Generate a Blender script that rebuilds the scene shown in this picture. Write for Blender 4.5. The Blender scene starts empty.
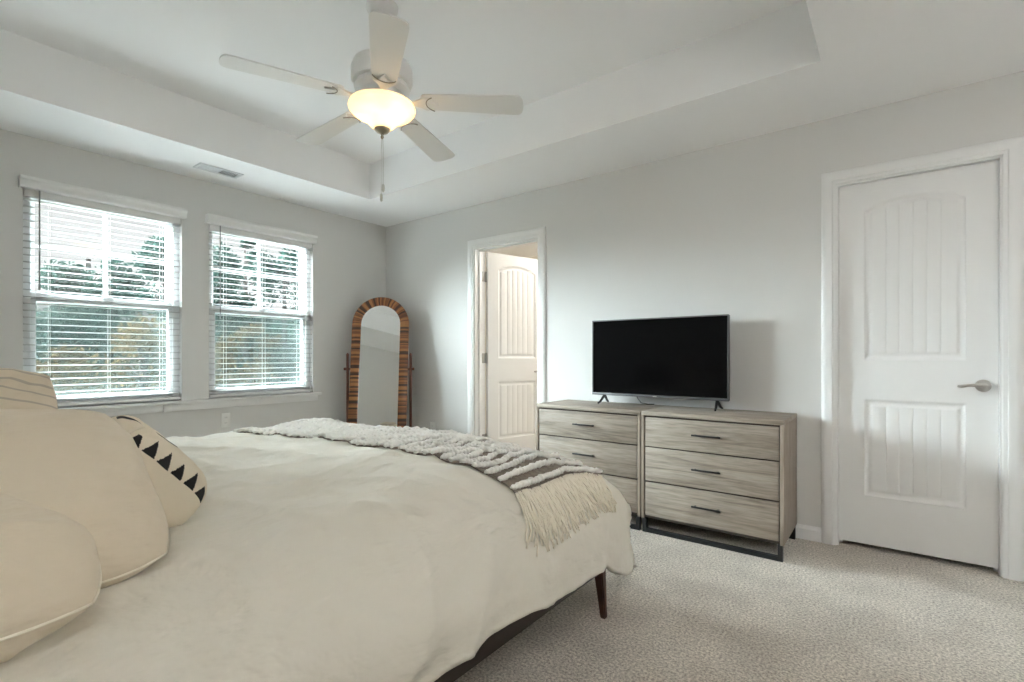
import bpy, bmesh, math, random
from mathutils import Vector, Matrix, noise, Euler
from math import sin, cos, pi, radians, sqrt, atan2, hypot
random.seed(7)
S = bpy.context.scene
COL = S.collection
# ------------------------------------------------------------------ camera
cd = bpy.data.cameras.new('camera'); cam = bpy.data.objects.new('camera', cd); COL.objects.link(cam)
cam.location = (0, 0, 1.07); cam.rotation_euler = (pi/2, 0, 0.6526)
cd.sensor_width = 36; cd.lens = 499.6/1024*36; cd.shift_y = 15.2/1024
cd.clip_start = 0.02; cd.clip_end = 300
S.camera = cam
# ------------------------------------------------------------------ world (overcast sky, brighter overhead)
W = bpy.data.worlds.new('overcast_sky'); S.world = W; W.use_nodes = True
nt = W.node_tree; nt.nodes.clear()
out = nt.nodes.new('ShaderNodeOutputWorld'); bg = nt.nodes.new('ShaderNodeBackground')
tc = nt.nodes.new('ShaderNodeTexCoord')
dt = nt.nodes.new('ShaderNodeVectorMath'); dt.operation = 'DOT_PRODUCT'
sd = Vector((-.71, -.42, .56)).normalized(); dt.inputs[1].default_value = sd      # bright cloud in front of the sun, high beyond the windows
rp = nt.nodes.new('ShaderNodeValToRGB'); nt.links.new(tc.outputs['Generated'], dt.inputs[0]); nt.links.new(dt.outputs['Value'], rp.inputs[0])
e = rp.color_ramp.elements
SKY = 100.0; GLOW = 0.82
e[0].position = 0.77; e[0].color = (.355/SKY, .34/SKY, .345/SKY, 1)
e[1].position = 0.97; e[1].color = (.86*GLOW, .945*GLOW, 1.0*GLOW, 1)
rp.color_ramp.interpolation = 'EASE'
nt.links.new(rp.outputs[0], bg.inputs[0]); bg.inputs[1].default_value = SKY
nt.links.new(bg.outputs[0], out.inputs[0])
# ------------------------------------------------------------------ exposure
vs = S.view_settings
vs.view_transform = 'Standard'; vs.look = 'None'; vs.gamma = 1; vs.use_curve_mapping = False
vs.exposure = 1.40
S.cycles.max_bounces = 12; S.cycles.diffuse_bounces = 8; S.cycles.transparent_max_bounces = 24
S.cycles.sample_clamp_indirect = 0.0
S.cycles.caustics_reflective = False; S.cycles.caustics_refractive = False
FAN = (-1.937, 1.516)
F1 = 115.0; F2 = 26.0; F3 = 135.0
LAMP_POWER = 3.2        # each of the fan's two bulbs
def point_lamp(name, loc, power, color, r):
    l = bpy.data.lights.new(name, 'POINT'); l.energy = power; l.color = color; l.shadow_soft_size = r
    o = bpy.data.objects.new(name, l); o.location = loc; COL.objects.link(o); return o
# added fill spots, bounced off the ceiling and walls out of view on the right
def bounce_fill(loc, aim, power, color, cone):
    fl = bpy.data.lights.new('bounce_fill', 'SPOT'); fl.energy = power; fl.color = color; fl.spot_size = radians(cone); fl.spot_blend = .8; fl.shadow_soft_size = .06
    fo = bpy.data.objects.new('bounce_fill', fl); fo.location = loc
    fo.rotation_euler = (Vector(aim)-Vector(loc)).to_track_quat('-Z', 'Y').to_euler(); COL.objects.link(fo)
bounce_fill((1.15, 1.0, 1.30), (1.42, 2.0, 2.43), F1, (1, .985, .96), 64)
bounce_fill((.35, -.25, 1.40), (.65, .05, 2.43), F2, (1, .80, .55), 64)
bounce_fill((.75, .20, 1.60), (.45, -.45, 2.20), F3, (.97, .99, 1), 70)

# ------------------------------------------------------------------ materials
def mat(name, color, rough=0.6, metal=0.0, spec=0.5, bump=None, vary=None, sheen=0.0, coat=0.0):
    m = bpy.data.materials.new(name); m.use_nodes = True
    n = m.node_tree.nodes; L = m.node_tree.links; b = n['Principled BSDF']
    b.inputs['Base Color'].default_value = (*color, 1); b.inputs['Roughness'].default_value = rough
    b.inputs['Metallic'].default_value = metal; b.inputs['Specular IOR Level'].default_value = spec
    if sheen: b.inputs['Sheen Weight'].default_value = sheen
    if coat: b.inputs['Coat Weight'].default_value = coat
    if bump or vary: t = n.new('ShaderNodeTexCoord')
    if bump:
        sc, st, dist = bump
        x = n.new('ShaderNodeTexNoise'); x.inputs['Scale'].default_value = sc; x.inputs['Detail'].default_value = 4
        bp = n.new('ShaderNodeBump'); bp.inputs['Strength'].default_value = st; bp.inputs['Distance'].default_value = dist
        L.new(t.outputs['Object'], x.inputs['Vector']); L.new(x.outputs[0], bp.inputs['Height']); L.new(bp.outputs[0], b.inputs['Normal'])
    if vary:
        sc, c2 = vary
        x = n.new('ShaderNodeTexNoise'); x.inputs['Scale'].default_value = sc; x.inputs['Detail'].default_value = 5
        mx = n.new('ShaderNodeMix'); mx.data_type = 'RGBA'
        mx.inputs[6].default_value = (*color, 1); mx.inputs[7].default_value = (*c2, 1)
        r = n.new('ShaderNodeValToRGB'); r.color_ramp.elements[0].position = .35; r.color_ramp.elements[1].position = .65
        L.new(t.outputs['Object'], x.inputs['Vector']); L.new(x.outputs[0], r.inputs[0]); L.new(r.outputs[0], mx.inputs[0])
        L.new(mx.outputs[2], b.inputs['Base Color'])
    return m
M = {}
M['wall'] = mat('wall_paint', (.675, .67, .655), .85, bump=(260, .05, .002))
M['ceiling'] = mat('ceiling_paint', (.91, .91, .915), .9, bump=(180, .06, .002))
M['trim'] = mat('white_trim_paint', (.79, .79, .785), .42)
M['bath'] = mat('adjoining_room_paint', (.74, .70, .62), .85)
M['vinyl'] = mat('window_vinyl', (.80, .815, .82), .4)
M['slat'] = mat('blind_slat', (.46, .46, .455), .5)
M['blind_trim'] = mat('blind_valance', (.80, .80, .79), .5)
M['cord'] = mat('blind_cord', (.80, .80, .78), .7)
M['wand'] = mat('clear_grey_wand', (.30, .31, .31), .25)
M['plate'] = mat('white_plastic', (.78, .78, .76), .4)
M['socket'] = mat('socket_slots', (.10, .10, .10), .6)
M['duvet'] = mat('cream_cotton', (.71, .675, .595), .9, spec=.15, sheen=.15, bump=(900, .06, .0008))
M['pillow'] = mat('cream_pillow_cotton', (.71, .62, .49), .9, spec=.15, sheen=.15, bump=(900, .06, .0008))
M['seam'] = mat('pillow_piping', (.83, .77, .65), .85)
M['walnut'] = mat('dark_walnut', (.060, .018, .010), .35, vary=(14, (.09, .03, .016)))
M['rail'] = mat('espresso_rail', (.022, .013, .009), .5)
M['mattress'] = mat('mattress_ticking', (.75, .74, .70), .9)
M['throw_base'] = mat('grey_brown_weave', (.20, .165, .135), .95, bump=(500, .5, .002), vary=(60, (.27, .23, .19)))
M['tuft'] = mat('ivory_wool', (.80, .78, .74), .95, spec=.1, sheen=.3, bump=(420, .6, .002))
M['fringe'] = mat('cream_fringe_yarn', (.80, .74, .62), .95, spec=.1, sheen=.2)
M['fan'] = mat('white_fan_enamel', (.80, .79, .77), .4)
M['fan_trim'] = mat('fan_dark_trim', (.30, .28, .24), .5)  # darker grey-brown tone of the scroll lines on the blades
M['bronze'] = mat('brushed_nickel_finial', (.33, .28, .20), .4, metal=.7)
M['chain'] = mat('pull_chain_metal', (.65, .64, .60), .4, metal=.5)
M['nickel'] = mat('satin_nickel', (.48, .46, .43), .32, metal=1.0)
M['hinge'] = mat('hinge_nickel', (.42, .41, .39), .4, metal=.7)
M['black'] = mat('black_metal', (.012, .012, .013), .45)
M['tvplastic'] = mat('black_plastic', (.010, .010, .011), .35)
M['tvedge'] = mat('tv_edge_grey', (.10, .10, .105), .35, metal=.3)
M['screen'] = mat('tv_screen', (.002, .002, .0022), .12, spec=.16)
M['gap'] = mat('drawer_gap', (.06, .045, .035), .8)
M['mirror'] = mat('mirror_silver', (.90, .91, .90), .01, metal=1.0)
M['mirror_wood'] = mat('reddish_wood', (.085, .024, .014), .4, vary=(20, (.13, .04, .02)))
M['vent'] = mat('vent_enamel', (.74, .75, .76), .5)
M['dark'] = mat('vent_dark', (.22, .22, .22), .9)
M['trunk'] = mat('tree_bark', (.06, .05, .045), .95, bump=(20, .8, .02))
M['ground'] = mat('leaf_litter_ground', (.04, .045, .03), .95, vary=(1.2, (.06, .045, .03)))

def cloth(m, amt=.5, sc=7.0):
    """soft creases: a mid scale bump under the fine weave"""
    n = m.node_tree.nodes; L = m.node_tree.links; b = n['Principled BSDF']; fine = [x for x in n if x.type == 'BUMP'][0]
    t = n.new('ShaderNodeTexCoord'); mp = n.new('ShaderNodeMapping'); mp.inputs['Rotation'].default_value = (0, 0, .6); mp.inputs['Scale'].default_value = (1, .45, 1)
    x = n.new('ShaderNodeTexNoise'); x.inputs['Scale'].default_value = sc; x.inputs['Detail'].default_value = 5; x.inputs['Roughness'].default_value = .5; x.inputs['Distortion'].default_value = .4
    y = n.new('ShaderNodeTexNoise'); y.noise_type = 'RIDGED_MULTIFRACTAL'; y.inputs['Scale'].default_value = sc*.55; y.inputs['Detail'].default_value = 3; y.inputs['Distortion'].default_value = .3
    ad = n.new('ShaderNodeMath'); ad.operation = 'MULTIPLY_ADD'; ad.inputs[1].default_value = .22
    L.new(t.outputs['Object'], mp.inputs[0]); L.new(mp.outputs[0], x.inputs['Vector']); L.new(mp.outputs[0], y.inputs['Vector'])
    L.new(y.outputs[0], ad.inputs[0]); L.new(x.outputs[0], ad.inputs[2])
    bp = n.new('ShaderNodeBump'); bp.inputs['Strength'].default_value = amt; bp.inputs['Distance'].default_value = .05
    L.new(ad.outputs[0], bp.inputs['Height']); L.new(bp.outputs[0], fine.inputs['Normal'])
cloth(M['duvet'], .95, 4.6); cloth(M['pillow'], .95, 5.0)
def carpet():
    m = mat('beige_carpet', (.40, .35, .30), .98, spec=.05, sheen=.2); n = m.node_tree.nodes; L = m.node_tree.links; b = n['Principled BSDF']
    t = n.new('ShaderNodeTexCoord')
    a = n.new('ShaderNodeTexNoise'); a.inputs['Scale'].default_value = 105; a.inputs['Detail'].default_value = 3; a.inputs['Roughness'].default_value = .75
    r = n.new('ShaderNodeValToRGB')
    r.color_ramp.elements[0].position = .36; r.color_ramp.elements[0].color = (.33, .29, .25, 1)
    r.color_ramp.elements[1].position = .62; r.color_ramp.elements[1].color = (.88, .81, .72, 1)
    a2 = n.new('ShaderNodeTexNoise'); a2.inputs['Scale'].default_value = 3.5; a2.inputs['Detail'].default_value = 3
    mx = n.new('ShaderNodeMix'); mx.data_type = 'RGBA'; mx.blend_type = 'MULTIPLY'; mx.inputs[0].default_value = .55
    r2 = n.new('ShaderNodeValToRGB'); r2.color_ramp.elements[0].position = .38; r2.color_ramp.elements[0].color = (.72, .71, .70, 1); r2.color_ramp.elements[1].position = .6; r2.color_ramp.elements[1].color = (1, 1, 1, 1)
    v = n.new('ShaderNodeTexVoronoi'); v.inputs['Scale'].default_value = 120
    bp = n.new('ShaderNodeBump'); bp.inputs['Strength'].default_value = .9; bp.inputs['Distance'].default_value = .008
    for q in (a, a2, v): L.new(t.outputs['Object'], q.inputs['Vector'])
    L.new(a.outputs[0], r.inputs[0]); L.new(a2.outputs[0], r2.inputs[0]); L.new(r.outputs[0], mx.inputs[6]); L.new(r2.outputs[0], mx.inputs[7])
    L.new(mx.outputs[2], b.inputs['Base Color']); L.new(a.outputs[0], bp.inputs['Height']); L.new(bp.outputs[0], b.inputs['Normal'])
    return m
M['carpet'] = carpet()

def oak(name='grey_washed_oak', along='X', c1=(.195, .162, .132), c2=(.41, .355, .30)):
    m = mat(name, c1, .55, spec=.3); n = m.node_tree.nodes; L = m.node_tree.links; b = n['Principled BSDF']
    t = n.new('ShaderNodeTexCoord'); mp = n.new('ShaderNodeMapping')
    mp.inputs['Scale'].default_value = {'X': (1.1, 16, 16), 'Y': (16, 1.1, 16), 'Z': (16, 16, 1.1)}[along]
    oi = n.new('ShaderNodeObjectInfo'); ad = n.new('ShaderNodeVectorMath'); ad.operation = 'ADD'
    cb = n.new('ShaderNodeCombineXYZ'); ml = n.new('ShaderNodeMath'); ml.operation = 'MULTIPLY'; ml.inputs[1].default_value = 37
    L.new(oi.outputs['Random'], ml.inputs[0]); L.new(ml.outputs[0], cb.inputs[0]); L.new(ml.outputs[0], cb.inputs[2])
    L.new(t.outputs['Object'], mp.inputs[0]); L.new(mp.outputs[0], ad.inputs[0]); L.new(cb.outputs[0], ad.inputs[1])
    a = n.new('ShaderNodeTexNoise'); a.inputs['Scale'].default_value = 1.6; a.inputs['Detail'].default_value = 8; a.inputs['Roughness'].default_value = .62; a.inputs['Distortion'].default_value = 1.1
    f = n.new('ShaderNodeTexNoise'); f.inputs['Scale'].default_value = 9; f.inputs['Detail'].default_value = 4
    L.new(ad.outputs[0], a.inputs['Vector']); L.new(ad.outputs[0], f.inputs['Vector'])
    r = n.new('ShaderNodeValToRGB'); cr = r.color_ramp
    cr.elements[0].position = .3; cr.elements[0].color = (*c1, 1); cr.elements[1].position = .66; cr.elements[1].color = (*c2, 1)
    q = cr.elements.new(.46); q.color = tuple(.42*x+.58*y for x, y in zip(c1, c2)) + (1,)
    L.new(a.outputs[0], r.inputs[0])
    r2 = n.new('ShaderNodeValToRGB'); r2.color_ramp.elements[0].position = .38; r2.color_ramp.elements[0].color = (.78, .77, .75, 1); r2.color_ramp.elements[1].position = .55; r2.color_ramp.elements[1].color = (1, 1, 1, 1)
    L.new(f.outputs[0], r2.inputs[0])
    mx = n.new('ShaderNodeMix'); mx.data_type = 'RGBA'; mx.blend_type = 'MULTIPLY'; mx.inputs[0].default_value = .8
    L.new(r.outputs[0], mx.inputs[6]); L.new(r2.outputs[0], mx.inputs[7]); L.new(mx.outputs[2], b.inputs['Base Color'])
    return m
M['oak'] = oak(); M['oak_side'] = oak('grey_washed_oak_upright', 'Z', (.235, .19, .15), (.38, .32, .262))

def leafmat(name, c1, c2):
    m = bpy.data.materials.new(name); m.use_nodes = True; n = m.node_tree.nodes; L = m.node_tree.links; n.clear()
    o = n.new('ShaderNodeOutputMaterial'); d = n.new('ShaderNodeBsdfDiffuse'); tr = n.new('ShaderNodeBsdfTranslucent'); ms = n.new('ShaderNodeMixShader'); ms.inputs[0].default_value = .15
    t = n.new('ShaderNodeTexCoord'); x = n.new('ShaderNodeTexNoise'); x.inputs['Scale'].default_value = .8; x.inputs['Detail'].default_value = 5
    r = n.new('ShaderNodeValToRGB'); r.color_ramp.elements[0].position = .35; r.color_ramp.elements[0].color = (*c1, 1); r.color_ramp.elements[1].position = .65; r.color_ramp.elements[1].color = (*c2, 1)
    L.new(t.outputs['Object'], x.inputs['Vector']); L.new(x.outputs[0], r.inputs[0])
    for s in (d, tr): L.new(r.outputs[0], s.inputs[0])
    L.new(d.outputs[0], ms.inputs[1]); L.new(tr.outputs[0], ms.inputs[2]); L.new(ms.outputs[0], o.inputs[0]); return m
M['pine'] = leafmat('pine_needles', (.012, .036, .030), (.034, .070, .056))
M['autumn'] = leafmat('autumn_leaves', (.10, .062, .026), (.155, .11, .05))
M['under'] = leafmat('understory_leaves', (.018, .034, .022), (.06, .052, .030))

def glass():
    m = bpy.data.materials.new('window_glass'); m.use_nodes = True; n = m.node_tree.nodes; L = m.node_tree.links; n.clear()
    o = n.new('ShaderNodeOutputMaterial'); t = n.new('ShaderNodeBsdfTransparent'); g = n.new('ShaderNodeBsdfGlossy'); ms = n.new('ShaderNodeMixShader')
    t.inputs[0].default_value = (.95, .98, .97, 1); g.inputs['Roughness'].default_value = .02; ms.inputs[0].default_value = .05
    L.new(t.outputs[0], ms.inputs[1]); L.new(g.outputs[0], ms.inputs[2]); L.new(ms.outputs[0], o.inputs[0]); return m
M['glass'] = glass()
def screen_mesh():
    m = bpy.data.materials.new('insect_mesh'); m.use_nodes = True; n = m.node_tree.nodes; L = m.node_tree.links; n.clear()
    o = n.new('ShaderNodeOutputMaterial'); t = n.new('ShaderNodeBsdfTransparent'); g = n.new('ShaderNodeBsdfDiffuse'); ms = n.new('ShaderNodeMixShader')
    g.inputs[0].default_value = (.14, .17, .165, 1); ms.inputs[0].default_value = .3
    L.new(t.outputs[0], ms.inputs[1]); L.new(g.outputs[0], ms.inputs[2]); L.new(ms.outputs[0], o.inputs[0]); return m
M['insect'] = screen_mesh()
def bowl_mat():
    m = bpy.data.materials.new('frosted_amber_glass'); m.use_nodes = True; n = m.node_tree.nodes; L = m.node_tree.links; n.clear()
    o = n.new('ShaderNodeOutputMaterial'); t = n.new('ShaderNodeBsdfTransparent'); tl = n.new('ShaderNodeBsdfTranslucent'); em = n.new('ShaderNodeEmission')
    t.inputs[0].default_value = (1, .96, .86, 1); tl.inputs[0].default_value = (.20, .155, .09, 1)
    em.inputs[0].default_value = (1, .84, .56, 1); em.inputs[1].default_value = .22
    ms = n.new('ShaderNodeMixShader'); ms.inputs[0].default_value = .86; ad = n.new('ShaderNodeAddShader')
    L.new(t.outputs[0], ms.inputs[1]); L.new(tl.outputs[0], ms.inputs[2]); L.new(ms.outputs[0], ad.inputs[0]); L.new(em.outputs[0], ad.inputs[1]); L.new(ad.outputs[0], o.inputs[0]); return m
M['bowl'] = bowl_mat()

# ------------------------------------------------------------------ helpers
def obj(name, bm, m, parent=None, smooth=False, loc=(0, 0, 0), recalc=True):
    if recalc: bmesh.ops.recalc_face_normals(bm, faces=bm.faces[:])
    me = bpy.data.meshes.new(name); bm.to_mesh(me); bm.free()
    ms = m if isinstance(m, (list, tuple)) else [m]
    for x in ms: me.materials.append(x)
    if smooth:
        me.polygons.foreach_set('use_smooth', [True]*len(me.polygons))
        if smooth != 'all': me.set_sharp_from_angle(angle=radians(42))
    o = bpy.data.objects.new(name, me); o.location = loc; COL.objects.link(o)
    if parent: o.parent = parent
    return o
def thing(name, label, cat, loc=(0, 0, 0), group=None, rotz=0):
    o = bpy.data.objects.new(name, None); o.location = loc; o.rotation_euler = (0, 0, rotz); COL.objects.link(o)
    o.empty_display_size = .1
    return tag(o, label, cat, group)
def tag(o, label, cat, group=None, kind=None):
    o['label'] = label; o['category'] = cat
    if group: o['group'] = group
    if kind: o['kind'] = kind
    return o
def struct(o, label, cat):
    o['kind'] = 'structure'; o['label'] = label; o['category'] = cat; return o
def box(bm, x0, x1, y0, y1, z0, z1, bev=0, mi=0):
    vs = [bm.verts.new((x, y, z)) for x in (x0, x1) for y in (y0, y1) for z in (z0, z1)]
    fs = [bm.faces.new([vs[i] for i in q]) for q in ((0, 1, 3, 2), (4, 6, 7, 5), (0, 4, 5, 1), (2, 3, 7, 6), (0, 2, 6, 4), (1, 5, 7, 3))]
    for f in fs: f.material_index = mi
    if bev:
        es = list({e for f in fs for e in f.edges})
        bmesh.ops.bevel(bm, geom=es, offset=bev, segments=2, affect='EDGES', profile=.5)
    return bm
def nb(): return bmesh.new()
def lathe(bm, prof, cx=0, cy=0, n=40, cap=True):
    rings = []
    for r, z in prof:
        rings.append([bm.verts.new((cx+r*cos(2*pi*i/n), cy+r*sin(2*pi*i/n), z)) for i in range(n)])
    for a, b in zip(rings, rings[1:]):
        for i in range(n): bm.faces.new((a[i], a[(i+1) % n], b[(i+1) % n], b[i]))
    if cap:
        bm.faces.new(rings[0]); bm.faces.new(rings[-1][::-1])
    return bm
def tube(bm, pts, r, n=8, cap=True):
    pts = [Vector(p) for p in pts]; rings = []
    rr = r if isinstance(r, (list, tuple)) else [r]*len(pts)
    up = Vector((0, 0, 1))
    for i, p in enumerate(pts):
        t = (pts[min(i+1, len(pts)-1)]-pts[max(i-1, 0)]).normalized()
        a = t.cross(up)
        if a.length < 1e-3: a = t.cross(Vector((1, 0, 0)))
        a.normalize(); b = t.cross(a)
        rings.append([bm.verts.new(p+rr[i]*(a*cos(2*pi*j/n)+b*sin(2*pi*j/n))) for j in range(n)])
    for q, w in zip(rings, rings[1:]):
        for j in range(n): bm.faces.new((q[j], q[(j+1) % n], w[(j+1) % n], w[j]))
    if cap:
        bm.faces.new(rings[0]); bm.faces.new(rings[-1][::-1])
    return rings
def slab(bm, poly, axis, t0, t1):
    """prism of a 2-D outline; axis 'y': poly is (x,z), extruded t0..t1 in y; 'z': (x,y); 'x': (y,z)"""
    f = {'y': lambda p, t: (p[0], t, p[1]), 'z': lambda p, t: (p[0], p[1], t), 'x': lambda p, t: (t, p[0], p[1])}[axis]
    a = [bm.verts.new(f(p, t0)) for p in poly]; b = [bm.verts.new(f(p, t1)) for p in poly]; n = len(poly)
    bm.faces.new(a); bm.faces.new(b[::-1])
    for i in range(n): bm.faces.new((a[i], a[(i+1) % n], b[(i+1) % n], b[i]))
    return bm

# ------------------------------------------------------------------ room shell
XW, YD, H, ZT = -4.238, 3.367, 2.428, 2.735
XR, YF = 1.55, -0.45
T = .14
def wall_cells(bm, axis, p0, p1, us, zs, holes):
    """boxes over the grid us x zs except inside holes (u0,u1,z0,z1)"""
    for u0, u1 in zip(us, us[1:]):
        run = []
        for z0, z1 in zip(zs, zs[1:]):
            c = ((u0+u1)/2, (z0+z1)/2)
            if any(h[0] < c[0] < h[1] and h[2] < c[1] < h[3] for h in holes): continue
            if run and abs(run[-1][1]-z0) < 1e-6: run[-1][1] = z1
            else: run.append([z0, z1])
        for z0, z1 in run:
            if axis == 'x': box(bm, p0, p1, u0, u1, z0, z1)
            else: box(bm, u0, u1, p0, p1, z0, z1)
WIN = [(.612, 1.471, .738, 2.125), (1.659, 2.535, .738, 2.125)]
bm = nb()
wall_cells(bm, 'x', XW-T, XW, [YF-T, WIN[0][0], WIN[0][1], WIN[1][0], WIN[1][1], YD+T], [0, .738, 2.125, 2.86], WIN)
struct(obj('wall_left', bm, M['wall']), 'light grey wall with the two windows', 'wall')
DO2 = (-3.01, -2.295, 0, 2.05); DO1 = (-.265, .425, 0, 2.05)
bm = nb()
wall_cells(bm, 'y', YD, YD+T, [XW, DO2[0], DO2[1], DO1[0], DO1[1], XR+T], [0, 2.05, 2.86], [DO2, DO1])
struct(obj('wall_back', bm, M['wall']), 'light grey wall behind the dressers with the two doors', 'wall')
bm = nb(); box(bm, XR, XR+T, YF-T, YD, 0, 2.86)
struct(obj('wall_right', bm, M['wall']), 'light grey wall to the right of the closed door', 'wall')
bm = nb(); box(bm, XW, XR, YF-T, YF, 0, 2.86)
struct(obj('wall_front', bm, M['wall']), 'light grey wall behind the head of the bed', 'wall')
bm = nb(); box(bm, XW-T, XR+T, YF-T, YD+T, -.12, 0)
struct(obj('floor', bm, M['carpet']), 'speckled beige carpet floor', 'floor')
TX0, TX1, TY0, TY1 = -3.607, -.267, .34, 2.689
bm = nb()
box(bm, XW, TX0, YF, YD, H, ZT); box(bm, TX1, XR, YF, YD, H, ZT)
box(bm, TX0, TX1, YF, TY0, H, ZT); box(bm, TX0, TX1, TY1, YD, H, ZT)
box(bm, XW, XR, YF, YD, ZT, ZT+.12)
struct(obj('ceiling', bm, M['ceiling']), 'white tray ceiling with a raised centre', 'ceiling')
# baseboards
def bb_profile(h=.083, t=.014): return [(0, 0), (t, 0), (t, h-.022), (t*.55, h-.008), (t*.45, h), (0, h)]
def baseboard(name, segs, label):
    bm = nb()
    for kind, u0, u1 in segs:
        if kind == 'back': slab(bm, [(YD-p, z) for p, z in bb_profile()], 'x', u0, u1)
        if kind == 'left': slab(bm, [(XW+p, z) for p, z in bb_profile()], 'y', u0, u1)
        if kind == 'front': slab(bm, [(YF+p, z) for p, z in bb_profile()], 'x', u0, u1)
        if kind == 'right': slab(bm, [(XR-p, z) for p, z in bb_profile()], 'y', u0, u1)
    struct(obj(name, bm, M['trim']), label, 'baseboard')
baseboard('baseboard_back', [('back', XW, -3.077), ('back', -2.227, -.332), ('back', .492, XR)], 'white baseboard along the wall with the doors')
baseboard('baseboard_left', [('left', YF, YD-.014)], 'white baseboard under the windows')
baseboard('baseboard_front', [('front', XW+.014, XR-.014)], 'white baseboard behind the bed head')
baseboard('baseboard_right', [('right', YF+.014, YD-.014)], 'white baseboard on the side wall')

# ------------------------------------------------------------------ windows
def window(name, y0, y1, z0, z1, label):
    r = bpy.data.objects.new(name, None); COL.objects.link(r); struct(r, label, 'window')
    X0 = XW-.135; ym = (y0+y1)/2; zm = 1.443
    bm = nb(); fw = .042                                      # main frame
    for a in ((y0, y0+fw, z0, z1), (y1-fw, y1, z0, z1), (y0+fw, y1-fw, z0, z0+.035), (y0+fw, y1-fw, z1-.04, z1)):
        box(bm, X0, XW-.05, a[0], a[1], a[2], a[3], .003)
    obj('frame', bm, M['vinyl'], r, True)
    def sash(nm, xa, xb, za, zb, bot, top, sw=.026):
        bm = nb(); a0, a1 = y0+fw, y1-fw
        box(bm, xa, xb, a0, a0+sw, za, zb, .002); box(bm, xa, xb, a1-sw, a1, za, zb, .002)
        box(bm, xa, xb, a0+sw, a1-sw, za, za+bot, .002); box(bm, xa, xb, a0+sw, a1-sw, zb-top, zb, .002)
        s = obj(nm, bm, M['vinyl'], r, True)
        bm = nb(); box(bm, (xa+xb)/2-.003, (xa+xb)/2+.003, a0+sw-.004, a1-sw+.004, za+bot-.004, zb-top+.004)
        obj('pane', bm, M['glass'], s)
        return s, a0+sw, a1-sw, za+bot, zb-top
    s, a0, a1, b0, b1 = sash('lower_sash', XW-.092, XW-.058, z0+.035, zm+.028, .04, .052)
    s, a0, a1, b0, b1 = sash('upper_sash', XW-.130, XW-.096, zm-.028, z1-.04, .05, .035)
    bm = nb(); box(bm, XW-.122, XW-.104, ym-.009, ym+.009, b0, b1, .002); zc = 1.773
    box(bm, XW-.122, XW-.104, a0, ym-.009, zc-.007, zc+.007, .002); box(bm, XW-.122, XW-.104, ym+.009, a1, zc-.007, zc+.007, .002)
    obj('muntin', bm, M['vinyl'], s, True)
    bm = nb(); box(bm, XW-.1335, XW-.1325, y0+fw, y1-fw, z0+.035, zm-.03)
    obj('insect_screen', bm, M['insect'], r)
    bm = nb(); box(bm, XW-.058, XW-.045, ym-.03, ym+.03, zm+.020, zm+.032, .003)
    obj('sash_lock', bm, M['vinyl'], r, True)
    return r
window('window_1', *WIN[0], 'wide white double hung window at the far left, above the pillows')
window('window_2', *WIN[1], 'narrower looking white double hung window nearer the room corner')
bm = nb()
box(bm, XW-.05, XW+.045, .50, 2.60, .715, .738, .006)          # stool
box(bm, XW, XW+.018, .52, 2.575, .664, .715, .003)             # apron
struct(obj('trim_1', bm, M['trim'], None, True), 'long white window sill running under both windows', 'window sill')

# ------------------------------------------------------------------ blinds
def blind(y0, y1, v0, v1, wand_y, wand_len, label):
    g = 'horizontal blinds'
    t = thing('window_blind', label, 'blind', (XW, (y0+y1)/2, 0), g)
    ox, oy = XW, (y0+y1)/2
    def P(nm, bm, m, par=t, sm=True): return obj(nm, bm, m, par, sm)
    bm = nb(); hw = (v1-v0)/2; vc = (v0+v1)/2-oy
    prof = [(.002, 2.10), (.050, 2.10), (.055, 2.106), (.055, 2.125), (.062, 2.140), (.068, 2.146), (.068, 2.160), (.064, 2.166), (.002, 2.166)]
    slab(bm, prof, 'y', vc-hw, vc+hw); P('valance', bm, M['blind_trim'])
    hl = (y1-y0)/2-.006
    bm = nb(); box(bm, -.052, -.004, -hl, hl, 2.060, 2.115, .003); P('headrail', bm, M['blind_trim'])
    n = 30; zt, zb = 2.040, .795; sw = .050
    xc = -.028
    base = None
    for i in range(n):
        z = zt-(zt-zb)*i/(n-1)
        if base is None:
            bm = nb(); prof = []
            for q in range(7):
                u = q/6*2-1; prof.append((xc+u*sw/2, .0022*(1-u*u)+.0022-u*.0004))
            for q in range(6, -1, -1):
                u = q/6*2-1; prof.append((xc+u*sw/2, .0022*(1-u*u)-.0006-u*.0004))
            slab(bm, prof, 'y', -hl, hl)
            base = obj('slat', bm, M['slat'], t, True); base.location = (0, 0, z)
        else:
            c = base.copy(); COL.objects.link(c); c.parent = t; c.location = (0, 0, z)
    bm = nb(); box(bm, xc-.026, xc+.026, -hl, hl, .748, .768, .004); P('bottom_rail', bm, M['blind_trim'])
    for fy in (-.72, 0, .72):
        bm = nb()
        for dx in (-.0255, .0255): tube(bm, [(xc+dx, hl*fy, .76), (xc+dx, hl*fy, 2.07)], .0008, 5)
        P('ladder_cord', bm, M['cord'])
    wy = wand_y-oy
    bm = nb(); tube(bm, [(.012, wy, 2.10), (.012, wy, 2.09), (.014, wy, 2.09-wand_len)], .0042, 8)
    lathe(bm, [(.003, 2.09-wand_len-.03), (.0062, 2.09-wand_len-.025), (.0062, 2.09-wand_len), (.003, 2.09-wand_len+.004)], .014, wy, 10)
    P('tilt_wand', bm, M['wand'])
    return t
blind(*WIN[0][:2], .592, 1.487, .685, .58, 'white horizontal blind on the left window, its wand at the left')
blind(*WIN[1][:2], 1.629, 2.541, 1.735, .70, 'white horizontal blind on the right window, next to the room corner')

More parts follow.
